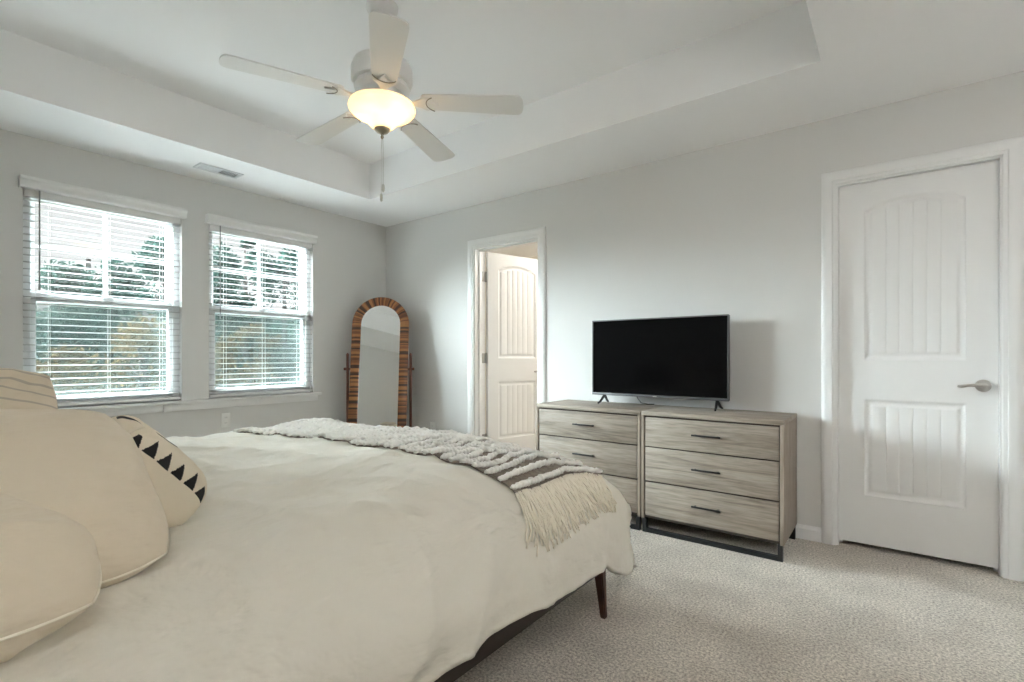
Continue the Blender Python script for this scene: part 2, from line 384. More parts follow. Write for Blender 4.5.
# ------------------------------------------------------------------ doors
def arch_z(x, x0, x1, z, rise):
    u = (x-(x0+x1)/2)/((x1-x0)/2)
    return z+rise*max(0, 1-u*u)
def door_slab_bm(w, h, th=.035):
    """heightfield front and back; local x 0..w, z 0..h, front face towards -y"""
    px0, px1 = .118, w-.118
    xs = {0, w}; 
    for c in (px0, px1):
        for d in (-.004, 0, .004, .008, .012, .017, .022, .028, .034, .040): xs.add(c+(d if c == px0 else -d))
    n = 6; gx0, gx1 = px0+.040, px1-.040
    grooves = [gx0+(gx1-gx0)*i/n for i in range(n+1)][1:-1] 
    for g in grooves:
        for d in (-.005, -.003, 0, .003, .005): xs.add(g+d)
    x = px0
    xs = sorted(xs); zs = []
    z = 0
    while z < h+1e-6: zs.append(min(z, h)); z += .0055
    if zs[-1] < h-1e-6: zs.append(h)
    def depth(x, z):
        best = 0
        for z0, z1, rise in ((.27, .80, 0), (1.025, 1.845, .055)):
            zt = arch_z(x, px0, px1, z1, rise)
            d = min(x-px0, px1-x, z-z0, zt-z)
            if d <= 0: continue
            pts = [(0, 0), (.005, .006), (.014, .0095), (.024, .0095), (.034, .004), (9, .004)]
            for (a, da), (b, db) in zip(pts, pts[1:]):
                if a <= d <= b: v = da+(db-da)*(d-a)/(b-a); break
            if d > .034:
                for g in grooves:
                    if abs(x-g) < .0045: v += .0019*(1-abs(x-g)/.0045)
            best = max(best, v)
        return best
    bm = nb(); fr = {}
    for j, z in enumerate(zs):
        for i, x in enumerate(xs):
            d = depth(x, z); fr[i, j, 0] = bm.verts.new((x, -th/2+d, z)); 
    bk = [bm.verts.new(p) for p in ((0, th/2, 0), (w, th/2, 0), (w, th/2, h), (0, th/2, h))]
    I, J = len(xs)-1, len(zs)-1
    for j in range(J):
        for i in range(I):
            bm.faces.new((fr[i, j, 0], fr[i+1, j, 0], fr[i+1, j+1, 0], fr[i, j+1, 0]))
    bm.faces.new((bk[1], bk[0], bk[3], bk[2]))
    bm.faces.new([bk[0], bk[1]]+[fr[i, 0, 0] for i in range(I, -1, -1)])
    bm.faces.new([bk[2], bk[3]]+[fr[i, J, 0] for i in range(I+1)])
    bm.faces.new([bk[3], bk[0]]+[fr[0, j, 0] for j in range(J+1)])
    bm.faces.new([bk[1], bk[2]]+[fr[I, j, 0] for j in range(J, -1, -1)])
    return bm
CAS = [(0, .0), (0, .010), (.006, .013), (.016, .013), (.020, .017), (.045, .018), (.060, .016), (.072, .007), (.072, 0)]  # (across from opening, out from wall)
def casing_bm(x0, x1, zt, y, sgn=-1):
    """mitred casing round an opening x0..x1, top zt, on wall plane y; profile grows outward"""
    bm = nb(); rings = []
    for (fx, fz) in (('l', 0), ('l', 1), ('r', 1), ('r', 0)):
        ring = []
        for a, o in CAS:
            x = x0-a if fx == 'l' else x1+a
            z = zt+a if fz else 0
            ring.append(bm.verts.new((x, y+sgn*o, z)))
        rings.append(ring)
    n = len(CAS)
    for p, q in zip(rings, rings[1:]):
        for i in range(n): bm.faces.new((p[i], p[(i+1) % n], q[(i+1) % n], q[i]))
    bm.faces.new(rings[0]); bm.faces.new(rings[-1][::-1])
    return bm
def jamb_bm(x0, x1, zt, stop_y=None, stop=True):
    bm = nb()
    box(bm, x0, x0+.016, YD, YD+T, 0, zt); box(bm, x1-.016, x1, YD, YD+T, 0, zt); box(bm, x0+.016, x1-.016, YD, YD+T, zt-.016, zt)
    if stop_y:
        a, b = stop_y
        box(bm, x0+.016, x0+.028, a, b, 0, zt-.016); box(bm, x1-.028, x1-.016, a, b, 0, zt-.016); box(bm, x0+.028, x1-.028, a, b, zt-.028, zt-.016)
    return bm
def lever(parent, cx, y, cz, direction, out=-1, name='door_handle'):
    bm = nb()
    R = Matrix.Rotation(pi/2, 4, 'X')
    tmp = nb(); lathe(tmp, [(.0, 0), (.031, 0), (.031, .004), (.027, .010), (.013, .013), (.011, .045), (.0, .047)], n=28, cap=False)
    bmesh.ops.transform(tmp, matrix=Matrix.Translation((cx, y, cz)) @ Matrix.Rotation(pi/2*(1 if out < 0 else -1), 4, 'X'), verts=tmp.verts)
    me = bpy.data.meshes.new('t'); tmp.to_mesh(me); tmp.free(); bm.from_mesh(me); bpy.data.meshes.remove(me)
    L = .098*direction; yo = y+out*.043
    tube(bm, [(cx-.012*direction, yo, cz), (cx, yo, cz+.001), (cx+L*.3, yo+out*.002, cz+.003), (cx+L*.6, yo, cz+.001), (cx+L*.85, yo-out*.003, cz-.004), (cx+L, yo-out*.006, cz-.003)],
         [.008, .010, .0085, .0075, .0085, .006], 12)
    return obj(name, bm, M['nickel'], parent, 'all')
# door_1: closed door at the right
r = bpy.data.objects.new('door_1', None); COL.objects.link(r); struct(r, 'closed white two panel door at the right', 'door')
x0, x1 = DO1[0], DO1[1]
obj('casing', casing_bm(x0+.006, x1-.006, 2.044, YD), M['trim'], r, True)
obj('jamb', jamb_bm(x0, x1, 2.05, (YD+.066, YD+.10)), M['trim'], r)
w1 = x1-x0-.0345
o = obj('door_slab', door_slab_bm(w1, 2.0045), M['trim'], r, True, loc=(x0+.01725, YD+.047, .028))
lever(o, w1-.055, -.0175, .895, -1)
# door_2: open door to the adjoining room
r = bpy.data.objects.new('door_2', None); COL.objects.link(r); struct(r, 'white two panel door standing open to the next room', 'door')
x0, x1 = DO2[0], DO2[1]
obj('casing', casing_bm(x0+.006, x1-.006, 2.044, YD), M['trim'], r, True)
obj('casing', casing_bm(x0+.006, x1-.006, 2.044, YD+T, 1), M['trim'], r, True)
obj('jamb', jamb_bm(x0, x1, 2.05, (YD+.05, YD+.085)), M['trim'], r)
w2 = x1-x0-.036
o = obj('door_slab', door_slab_bm(w2, 2.0), M['trim'], r, True, loc=(x0+.030, YD+T+.012, .028))
o.rotation_euler = (0, 0, radians(74))
lever(o, w2-.062, -.0175, .895, -1)
for z in (1.80, 1.052, .31):
    bm = nb()
    box(bm, x0+.0155, x0+.0195, YD+T-.040, YD+T+.004, z-.045, z+.045, .001)
    lathe(bm, [(.007, z-.048), (.007, z+.048)], x0+.024, YD+T+.008, 12)
    box(bm, x0+.022, x0+.030, YD+T+.006, YD+T+.018, z-.045, z+.045, .001)
    obj('hinge', bm, M['hinge'], r, True)
# adjoining room behind door_2
bx0, bx1, by1 = -4.2, -1.3, 5.6
bm = nb(); box(bm, bx0, bx1, by1, by1+.1, 0, H); struct(obj('wall_adjoining_back', bm, M['bath']), 'beige wall seen above the open door', 'wall')
bm = nb(); box(bm, bx0-.1, bx0, YD+T, by1+.1, 0, H); struct(obj('wall_adjoining_left', bm, M['bath']), 'beige side wall of the adjoining room by the hinges', 'wall')
bm = nb(); box(bm, bx1, bx1+.1, YD+T, by1+.1, 0, H); struct(obj('wall_adjoining_right', bm, M['bath']), 'beige side wall of the adjoining room by the latch', 'wall')
bm = nb(); box(bm, bx0-.1, bx1+.1, YD+T, by1+.1, H, H+.1); struct(obj('ceiling_adjoining', bm, M['ceiling']), 'white ceiling of the adjoining room', 'ceiling')
bm = nb(); box(bm, bx0-.1, bx1+.1, YD+T, by1+.1, -.1, 0); struct(obj('floor_adjoining', bm, M['carpet']), 'carpet of the adjoining room', 'floor')
bm = nb(); box(bm, -.62, .80, YD+.80, YD+.90, 0, H); box(bm, -.62, -.52, YD+T, YD+.80, 0, H); box(bm, .70, .80, YD+T, YD+.80, 0, H)  # unseen box added so sky light cannot leak under the closed door
struct(obj('wall_light_block', bm, M['wall']), 'added light-blocking walls behind the closed door', 'wall')
bm = nb(); box(bm, -.62, .80, YD+T, YD+.90, H, H+.1); struct(obj('ceiling_light_block', bm, M['ceiling']), 'added light-blocking ceiling behind the closed door', 'ceiling')
bm = nb(); box(bm, -.62, .80, YD+T, YD+.90, -.1, 0); struct(obj('floor_light_block', bm, M['carpet']), 'added light-blocking floor behind the closed door', 'floor')
t = thing('ceiling_light', 'small round white ceiling light in the room behind the open door', 'ceiling light', (-2.1, 4.6, H))
bm = nb(); lathe(bm, [(.0, -.075), (.05, -.070), (.10, -.05), (.13, -.02), (.135, 0)], n=32, cap=False)
mm = bpy.data.materials.new('lamp_dome'); mm.use_nodes = True; b = mm.node_tree.nodes['Principled BSDF']; b.inputs['Emission Color'].default_value = (1, .88, .7, 1); b.inputs['Emission Strength'].default_value = 3
obj('dome', bm, mm, t, 'all')
pl = point_lamp('bulb', (-2.1, 4.6, H-.14), 13, (1, .97, .92), .05)

# ------------------------------------------------------------------ small wall and ceiling fittings
def outlet(name, label, loc, axis):
    t = thing(name, label, 'outlet', loc)
    if axis == 'y':
        bm = nb(); box(bm, -.035, .035, -.006, 0, -.057, .057, .003); obj('cover_plate', bm, M['plate'], t, True)
        for z in (-.022, .022):
            bm = nb(); lathe(bm, [(.0155, -.008), (.0155, -.0055)], n=20); bmesh.ops.transform(bm, matrix=Matrix.Translation((0, 0, z)) @ Matrix(((1, 0, 0, 0), (0, 0, 1, 0), (0, 1, 0, 0), (0, 0, 0, 1))), verts=bm.verts)
            s = obj('socket', bm, M['plate'], t, True)
            bm = nb(); box(bm, -.007, -.005, -.0086, -.0078, z-.004, z+.005); box(bm, .005, .007, -.0086, -.0078, z-.004, z+.005); obj('slots', bm, M['socket'], s)
    else:
        bm = nb(); box(bm, 0, .006, -.035, .035, -.057, .057, .003); obj('cover_plate', bm, M['plate'], t, True)
        for z in (-.022, .022):
            bm = nb(); lathe(bm, [(.0155, .0055), (.0155, .008)], n=20); bmesh.ops.transform(bm, matrix=Matrix.Translation((0, 0, z)) @ Matrix(((0, 0, 1, 0), (0, 1, 0, 0), (1, 0, 0, 0), (0, 0, 0, 1))), verts=bm.verts)
            s = obj('socket', bm, M['plate'], t, True)
            bm = nb(); box(bm, .0078, .0086, -.007, -.005, z-.004, z+.005); box(bm, .0078, .0086, .005, .007, z-.004, z+.005); obj('slots', bm, M['socket'], s)
outlet('wall_outlet', 'white wall outlet low between the standing mirror and the open door', (-3.533, YD, .375), 'y')
outlet('wall_outlet', 'white wall outlet under the right window, just above the bed edge', (XW, 1.78, .56), 'x')
t = thing('window_sensor', 'small white plastic box fixed below the sill between the windows', 'sensor', (XW+.018, 1.369, .695))
bm = nb(); box(bm, 0, .016, -.026, .026, -.034, .022, .003); obj('housing', bm, M['plate'], t, True)
bm = nb(); box(bm, .0155, .0185, -.018, .018, -.024, .010, .002); obj('cover', bm, M['plate'], t, True)
# ceiling vent
t = thing('ceiling_vent', 'white metal air vent in the lower ceiling above the windows', 'air vent', (-3.92, 1.60, H))
bm = nb(); hx, hy = .066, .147
for a in ((-hx, -hx+.02, -hy, hy), (hx-.02, hx, -hy, hy), (-hx+.02, hx-.02, -hy, -hy+.02), (-hx+.02, hx-.02, hy-.02, hy), (-hx+.02, hx-.02, -.006, .006)):
    box(bm, a[0], a[1], a[2], a[3], -.008, 0, .002)
obj('frame', bm, M['vent'], t, True)
bm = nb(); box(bm, -hx+.02, hx-.02, -hy+.02, hy-.02, -.0012, -.0002); obj('backing', bm, M['dark'], t)
for y0, y1, tilt in ((-hy+.02, -.006, 1), (.006, hy-.02, -1)):
    bm = nb()
    for i in range(9):
        y = y0+(y1-y0)*(i+.5)/9
        tmp = [(y-.0045*1.0, -.002), (y-.0035, -.002), (y+.0045, -.0075), (y+.0035, -.0075)] if tilt > 0 else [(y+.0055, -.002), (y+.0045, -.002), (y-.0055, -.0075), (y-.0045, -.0075)]
        slab(bm, tmp, 'x', -hx+.02, hx-.02)
    obj('louver', bm, M['vent'], t)

# ------------------------------------------------------------------ ceiling fan
fx, fy = FAN
t = thing('ceiling_fan', 'white five blade ceiling fan with a lit frosted glass bowl', 'ceiling fan', (fx, fy, 0))
bm = nb(); lathe(bm, [(.0, ZT), (.075, ZT), (.075, ZT-.012), (.068, ZT-.03), (.045, ZT-.055), (.018, ZT-.064), (.0, ZT-.064)], cap=False); obj('canopy', bm, M['fan'], t, True)
bm = nb(); lathe(bm, [(.012, 2.47), (.012, ZT-.05)], n=16); obj('downrod', bm, M['fan'], t, True)
bm = nb(); lathe(bm, [(.0, 2.495), (.035, 2.49), (.10, 2.475), (.132, 2.455), (.142, 2.43), (.142, 2.375), (.136, 2.362), (.0, 2.36)], cap=False); obj('motor_housing', bm, M['fan'], t, True)
bm = nb(); lathe(bm, [(.0, 2.362), (.118, 2.362), (.122, 2.350), (.128, 2.345), (.128, 2.335), (.118, 2.325), (.105, 2.312), (.105, 2.280), (.146, 2.270), (.146, 2.264), (.0, 2.264)], cap=False); obj('switch_housing', bm, M['fan'], t, True)
bm = nb(); pr = [(.028, 2.148), (.044, 2.154), (.060, 2.168), (.073, 2.186), (.088, 2.199), (.115, 2.210), (.141, 2.224), (.155, 2.240), (.157, 2.250), (.151, 2.258), (.152, 2.264)]
pr += [(r-.004, z+.001) for r, z in pr[::-1]]
lathe(bm, pr, cap=False, n=56); obj('glass_bowl', bm, M['bowl'], t, 'all')
bm = nb(); lathe(bm, [(.0, 2.104), (.005, 2.106), (.008, 2.114), (.005, 2.122), (.010, 2.130), (.026, 2.136), (.036, 2.146), (.038, 2.156), (.0, 2.160)], cap=False, n=28); obj('finial', bm, M['bronze'], t, True)
def blade_outline():
    pts = []; n = 10
    r0, r1 = .185, .673; w0, w1 = .055, .071
    for i in range(n+1):                       # rounded tip
        a = -pi/2+pi*i/n; sx_ = abs(cos(a))**.55; sy_ = abs(sin(a))**.8*(1 if sin(a) > 0 else -1)
        pts.append((r1-.045+.045*sx_, w1*sy_))
    for i in range(n+1):                       # rounded root
        a = pi/2+pi*i/n; sx_ = abs(cos(a))**.8; sy_ = abs(sin(a))**.8*(1 if sin(a) > 0 else -1)
        pts.append((r0+.03-.03*sx_, w0*sy_))
    return pts
PH0 = 36.2
bbase = None
for k in range(5):
    ang = radians(PH0+72*k)
    if k == 0:
        bm = nb(); slab(bm, blade_outline(), 'z', -.003, .003)
        blade0 = obj('blade', bm, M['fan'], t, True)
        bm = nb()                              # iron: arm and shield plate under the blade
        arm = [(.085, -.016), (.15, -.013), (.185, -.030), (.205, -.047), (.222, -.047), (.214, -.030), (.226, -.016), (.268, 0), (.226, .016), (.214, .030), (.222, .047), (.205, .047), (.185, .030), (.15, .013), (.085, .016)]
        slab(bm, arm, 'z', -.012, -.0035)
        for y in (-.032, .032): lathe(bm, [(.006, -.014), (.006, -.011)], .206, y, 10)
        iron0 = obj('blade_iron', bm, M['fan'], blade0, True)
        bm = nb(); pts = []
        for i in range(15):
            a = radians(-62+124*i/14); pts.append((.262-.062*cos(a)*1.0+.012, .056*sin(a), -.0125))
        tube(bm, pts, .0026, 6); scroll0 = obj('scroll_groove', bm, M['fan_trim'], iron0 if False else blade0, True)
        bl = blade0
    else:
        bl = blade0.copy(); COL.objects.link(bl); bl.parent = t
        for c in (iron0, scroll0):
            d = c.copy(); COL.objects.link(d); d.parent = bl
    R = Matrix.Rotation(ang, 4, 'Z') @ Matrix.Translation((0, 0, 2.288)) @ Matrix.Rotation(radians(2.6), 4, 'Y') @ Matrix.Rotation(radians(-8), 4, 'X')
    bl.matrix_local = R
for dx, dy, zl, nm in ((-.012, .004, 1.815, 0), (.010, -.002, 1.855, 1)):
    bm = nb(); tube(bm, [(dx*.6, dy, 2.125), (dx, dy, 2.06), (dx, dy, zl+.03)], .0013, 6); c = obj('pull_chain', bm, M['chain'], t, True)
    bm = nb(); lathe(bm, [(.002, zl+.034), (.006, zl+.028), (.0075, zl+.012), (.0065, zl), (.003, zl-.005)], dx, dy, 14); obj('fob', bm, M['chain'], c, True)
for q, (dx, dy) in enumerate(((-.058, -.035), (.062, .03))):
    l = point_lamp('fan_bulb', (dx, dy, 2.215), LAMP_POWER, (1, .82, .58), .036); l.parent = t

# ------------------------------------------------------------------ dressers
def dresser(name, label, x0, x1):
    y0, y1 = 2.908, 3.345; zt = .735; cx = (x0+x1)/2; w = x1-x0
    t = thing(name, label, 'dresser', (cx, (y0+y1)/2, 0), None)
    oy = (y0+y1)/2; a, b = -w/2, w/2; f, k = y0-oy, y1-oy
    bm = nb(); box(bm, a, b, f, k, zt-.025, zt, .0015); obj('top', bm, M['oak'], t, True)
    for s in ((a, a+.018), (b-.018, b)):
        bm = nb(); box(bm, s[0], s[1], f, k, .085, zt-.025, .001); obj('side_panel', bm, M['oak_side'], t, True)
    bm = nb(); box(bm, a+.018, b-.018, f+.016, k-.004, .087, zt-.025); obj('carcass', bm, M['gap'], t)
    zs = [(.105, .306), (.316, .517), (.525, .700)]
    for z0, z1 in zs:
        bm = nb(); box(bm, a+.026, b-.024, f+.001, f+.0158, z0, z1, .0015); d = obj('drawer', bm, M['oak'], t, True)
        zc = (z0+z1)/2+.006
        bm = nb(); box(bm, -.079, .079, f-.026, f-.018, zc-.005, zc+.005, .0015)
        for sx in (-.062, .062): box(bm, sx-.004, sx+.004, f-.019, f+.001, zc-.004, zc+.004)
        obj('handle', bm, M['black'], d, True)
    s = .024
    for yy in (f+.004, k-s-.004):
        bm = nb()
        slab(bm, [(a+.006, 0), (b-.006, 0), (b-.006, .085), (b-.006-s, .085), (b-.006-s, s), (a+.006+s, s), (a+.006+s, .085), (a+.006, .085)], 'y', yy, yy+s)
        obj('base_frame', bm, M['black'], t, True)
dresser('dresser', 'grey oak three drawer dresser nearest the closed door, standing clear of the bed', -1.228, -.452)
dresser('dresser', 'grey oak three drawer dresser beside the open door, partly hidden by the bed', -2.008, -1.234)

# ------------------------------------------------------------------ television
t = thing('television', 'black flat screen television standing on the two dressers', 'television', (-1.265, 3.235, .735))
hw = .4655; zb, zt = .060, .590
bm = nb(); box(bm, -hw, hw, -.012, .018, zb, zt, .004); box(bm, -hw*.72, hw*.72, .018, .055, zb+.03, zt-.16, .012); obj('housing', bm, M['tvplastic'], t, True)
bm = nb(); bz = .007
box(bm, -hw-.001, hw+.001, -.016, -.0118, zb-.001, zb+.016, .001); box(bm, -hw-.001, hw+.001, -.016, -.0118, zt-bz, zt+.001, .001)
box(bm, -hw-.001, -hw+bz, -.016, -.0118, zb+.016, zt-bz, .001); box(bm, hw-bz, hw+.001, -.016, -.0118, zb+.016, zt-bz, .001)
obj('bezel', bm, M['tvedge'], t, True)
bm = nb(); box(bm, -hw+bz, hw-bz, -.0142, -.0118, zb+.016, zt-bz); obj('screen', bm, M['screen'], t)
bm = nb(); box(bm, -.014, .014, -.0168, -.0158, zb+.005, zb+.010, .0003); obj('badge', bm, M['nickel'], t)
for sx in (-.375, .395):
    bm = nb(); s = 1 if sx > 0 else -1
    tube(bm, [(sx, 0, zb+.010), (sx, -.005, zb-.005), (sx+s*.006, -.055, .016), (sx+s*.010, -.082, .0062)], [.010, .010, .008, .006], 8)
    tube(bm, [(sx, 0, zb+.010), (sx, .006, zb-.005), (sx+s*.006, .050, .016), (sx+s*.010, .078, .0062)], [.010, .010, .008, .006], 8)
    obj('foot', bm, M['tvplastic'], t, True)
bm = nb(); tube(bm, [(-.15, .03, .12), (-.145, .035, .05), (-.125, .055, .012), (-.09, .085, .0032), (-.05, .105, .0032)], .0028, 8)
obj('power_cord', bm, M['tvplastic'], t, True)

# ------------------------------------------------------------------ standing mirror
def stadium(w, z0, z1, n=28):
    r = w/2; p = []
    for i in range(n+1): a = pi*i/n; p.append((r*cos(a), z1-r+r*sin(a)))
    for i in range(n+1): a = pi+pi*i/n; p.append((r*cos(a), z0+r+r*sin(a)))
    return p
d = 4.70; q = (379.2-512)/499.6*d
mx, my = q*cos(.6526)-d*sin(.6526), q*sin(.6526)+d*cos(.6526)
t = thing('standing_mirror', 'arched cheval mirror with a striped brown wood frame in the corner', 'mirror', (mx, my, 0), rotz=radians(40))
TILT = Matrix.Translation((0, 0, .95)) @ Matrix.Rotation(radians(-9), 4, 'X') @ Matrix.Translation((0, 0, -.95))
def stripes():
    m = mat('striped_wood_inlay', (.25, .10, .035), .35, coat=.2); n = m.node_tree.nodes; L = m.node_tree.links; b = n['Principled BSDF']
    uv = n.new('ShaderNodeUVMap'); s_ = n.new('ShaderNodeSeparateXYZ'); L.new(uv.outputs[0], s_.inputs[0])
    ns = n.new('ShaderNodeTexNoise'); ns.noise_dimensions = '1D'; ns.inputs['Scale'].default_value = 30; ns.inputs['Detail'].default_value = 1.5
    L.new(s_.outputs['X'], ns.inputs['W'])
    r = n.new('ShaderNodeValToRGB'); r.color_ramp.interpolation = 'LINEAR'
    c = r.color_ramp; c.elements[0].position = .38; c.elements[0].color = (.035, .011, .005, 1); c.elements[1].position = .60; c.elements[1].color = (.37, .16, .055, 1)
    k = c.elements.new(.48); k.color = (.16, .052, .018, 1)
    L.new(ns.outputs[0], r.inputs[0]); L.new(r.outputs[0], b.inputs['Base Color']); return m
M['stripes'] = stripes()
OW, FZ0, FZ1, FWD = .535, .175, 1.645, .082
outer = stadium(OW, FZ0, FZ1); inner = stadium(OW-2*FWD, FZ0+FWD, FZ1-FWD)
mid = stadium(OW-FWD, FZ0+FWD/2, FZ1-FWD/2)
bm = nb(); uvl = bm.loops.layers.uv.new('UVMap'); N = len(outer)
lens = [0]
for i in range(N): lens.append(lens[-1]+hypot(mid[(i+1) % N][0]-mid[i][0], mid[(i+1) % N][1]-mid[i][1]))
# subdivide straight runs by ring of cross sections
cross = []
for i in range(N):
    o_, m_, i_ = outer[i], mid[i], inner[i]
    cross.append([bm.verts.new((o_[0], .012, o_[1])), bm.verts.new((o_[0], -.008, o_[1])), bm.verts.new((m_[0], -.020, m_[1])), bm.verts.new((i_[0], -.010, i_[1])), bm.verts.new((i_[0], .012, i_[1]))])
for i in range(N):
    A, B = cross[i], cross[(i+1) % N]
    for j in range(5):
        f = bm.faces.new((A[j], A[(j+1) % 5], B[(j+1) % 5], B[j]))
        for lp in f.loops: lp[uvl].uv = (lens[i] if lp.vert in A else lens[i+1], j/5)
obj('frame', bm, M['stripes'], t, True).matrix_local = TILT
bm = nb(); slab(bm, stadium(OW-2*FWD+.006, FZ0+FWD-.003, FZ1-FWD+.003), 'y', -.002, .006); obj('glass', bm, M['mirror'], t).matrix_local = TILT
bm = nb(); slab(bm, stadium(OW-.02, FZ0+.01, FZ1-.01), 'y', .0125, .018); obj('back_board', bm, M['mirror_wood'], t).matrix_local = TILT
for s in (-1, 1):
    xx = s*(OW/2+.026)
    bm = nb(); tube(bm, [(xx, .0, .045), (xx, 0, .30), (xx, 0, .62), (xx, 0, 1.05), (xx, 0, 1.085), (xx, 0, 1.10)], [.016, .013, .013, .0125, .0135, .007], 12)
    obj('post', bm, M['mirror_wood'], t, True)
    bm = nb(); tube(bm, [(xx, -.21, .016), (xx, -.12, .040), (xx, 0, .060), (xx, .12, .040), (xx, .21, .016)], [.013, .016, .018, .016, .013], 10)
    obj('foot', bm, M['mirror_wood'], t, True)
    bm = nb(); tube(bm, [(xx-s*.030, 0, .95), (xx+s*.018, 0, .95)], .008, 12)
    tube(bm, [(xx+s*.016, 0, .95), (xx+s*.034, 0, .95)], [.014, .012], 12)
    obj('pivot_knob', bm, M['mirror_wood'], t, True)
bm = nb(); tube(bm, [(-OW/2-.02, 0, .11), (OW/2+.02, 0, .11)], .013, 12); obj('stretcher', bm, M['mirror_wood'], t, True)

# ------------------------------------------------------------------ bed
BX0, BX1, BY0, BY1 = -2.930, -.938, -.34, 1.875
t = thing('bed', 'king bed with dark walnut frame and tapered legs, under the cream duvet', 'bed', ((BX0+BX1)/2, (BY0+BY1)/2, 0))
ox, oy = (BX0+BX1)/2, (BY0+BY1)/2
def L_(x, y): return x-ox, y-oy
hx, hy = (BX1-BX0)/2, (BY1-BY0)/2
for s in (-1, 1):
    bm = nb(); box(bm, s*hx-.022 if s > 0 else -hx, hx if s > 0 else -hx+.022, -hy+.03, hy-.022, .195, .315, .003); obj('side_rail', bm, M['rail'], t, True)
bm = nb(); box(bm, -hx, hx, hy-.022, hy, .195, .315, .003); obj('foot_rail', bm, M['rail'], t, True)
bm = nb(); box(bm, -hx, hx, -hy-.03, -hy+.03, .195, .92, .006); obj('headboard', bm, M['walnut'], t, True)
bm = nb()
for i in range(12):
    y = -hy+.14+i*(2*hy-.28)/11; box(bm, -hx+.022, hx-.022, y-.035, y+.035, .25, .268)
obj('bed_slats', bm, M['walnut'], t)
for sx in (-1, 1):
    for sy in (-1, 1):
        bm = nb(); px, py = sx*(hx-.016), sy*(hy-.046)
        dx, dy = sx*.012, sy*.022
        q0 = [(px+a*.021+dx*0, py+b*.021, .245) for a, b in ((-1, -1), (1, -1), (1, 1), (-1, 1))]
        q1 = [(px+dx+a*.0115, py+dy+b*.0115, 0) for a, b in ((-1, -1), (1, -1), (1, 1), (-1, 1))]
        A = [bm.verts.new(p) for p in q0]; B = [bm.verts.new(p) for p in q1]
        bm.faces.new(A); bm.faces.new(B[::-1])
        for i in range(4): bm.faces.new((A[i], A[(i+1) % 4], B[(i+1) % 4], B[i]))
        bmesh.ops.bevel(bm, geom=[e for e in bm.edges], offset=.004, segments=2, affect='EDGES')
        obj('leg', bm, M['walnut'], t, True)
bm = nb(); box(bm, -hx+.05, hx-.05, -hy+.035, hy-.06, .272, .545, .12); obj('mattress', bm, M['mattress'], t, True)

# duvet: a cloth laid over the bed, quarter-round edges, hem at z .28
CX0, CX1, CY0, CY1 = -2.80, -1.27, -.255, 1.68
RH, RV, DROP = .405, .30, .045
ZTOP = .640
ARC = (pi/2)*(RH+RV)/2
SMAX = ARC+DROP
def fbm(x, y, z=0., o=4):
    return noise.fractal(Vector((x, y, z)), 1.0, 2.1, o)
def ridge(x, y, z=0.):
    return 1-2*abs(noise.noise(Vector((x, y, z))))
def drape(a, b, lift=0., wr=1.):
    """cloth point (a,b) in bed plan -> world; lift = height above the cloth along its normal"""
    kx, ky = min(max(a, CX0), CX1), min(max(b, CY0), CY1)
    dx, dy = a-kx, b-ky; s = hypot(dx, dy)
    top = ZTOP+.030*fbm(kx*1.6, ky*1.6, 3.1, 3)+.022*math.exp(-((kx+2.0)/.75)**2)
    if s < 1e-9:
        p = Vector((kx, ky, top)); nrm = Vector((0, 0, 1)); w = 0
    else:
        ux, uy = dx/s, dy/s
        th = min(s/ARC, 1)*pi/2; d2 = max(0, s-ARC)
        rh = RH*(1/max(abs(ux), abs(uy)))**.62
        off = rh*sin(th)+.12*d2; z = top-RV*(1-cos(th))-d2
        p = Vector((kx+ux*off, ky+uy*off, z)); nrm = Vector((ux*sin(th), uy*sin(th), cos(th)+.02)).normalized(); w = min(1, s/SMAX)
    # wrinkles
    f = .015*fbm(a*3.2, b*3.2, .7, 5)
    f += .005*max(0, ridge(a*5.2+b*2.5, b*6.1-a*3.2, 2.))**3*(1-.6*w)
    f += .012*max(0, ridge(a*1.3+b*2.0, b*3.4-a*1.2, 5.))**4*(1-.5*w)
    f += .011*max(0, ridge(a*2.2-b*.9, b*1.7+a*1.5, 9.))**5
    if w > 0:
        # long soft vertical folds on the hanging part
        u = (a+b*1.0) if abs(dy) < 1e-6 else (a-b)
        along = b if abs(dx) > abs(dy) else a
        f += w*w*.034*noise.noise(Vector((along*2.6, 2.2, s*1.2)))
        f += w*.020*max(0, ridge(along*2.6+s*1.3, s*1.1, 4.))**3
    p += nrm*(f*wr+lift)
    return p, nrm
def duvet_bm():
    bm = nb(); A = []; 
    a0, a1 = CX0-SMAX, CX1+SMAX; b0, b1 = CY0, CY1+SMAX
    NA, NB = 250, 200
    for j in range(NB+1):
        row = []
        for i in range(NA+1):
            a, b = a0+(a1-a0)*i/NA, b0+(b1-b0)*j/NB
            kx, ky = min(max(a, CX0), CX1), min(max(b, CY0), CY1)
            dx, dy = a-kx, b-ky
            if abs(dx) > 1e-9 and abs(dy) > 1e-9:
                # square corner of cloth -> compress to a rounded corner that drops a little lower
                s = hypot(dx, dy); mxs = max(abs(dx), abs(dy))
                lim = mxs*(1+.24*abs(2*dx*dy)/(s*s))
                a, b = kx+dx/s*lim, ky+dy/s*lim
            hem = 1+.018*noise.noise(Vector((a*1.7, b*1.7, 8.)))
            kx, ky = min(max(a, CX0), CX1), min(max(b, CY0), CY1)
            a, b = kx+(a-kx)*hem, ky+(b-ky)*hem
            p, _ = drape(a, b); row.append(bm.verts.new(p))
        A.append(row)
    for j in range(NB):
        for i in range(NA): bm.faces.new((A[j][i], A[j][i+1], A[j+1][i+1], A[j+1][i]))
    return bm
dv = obj('duvet', duvet_bm(), M['duvet'], None, 'all', recalc=True)
so = dv.modifiers.new('thickness', 'SOLIDIFY'); so.thickness = .022; so.offset = -1
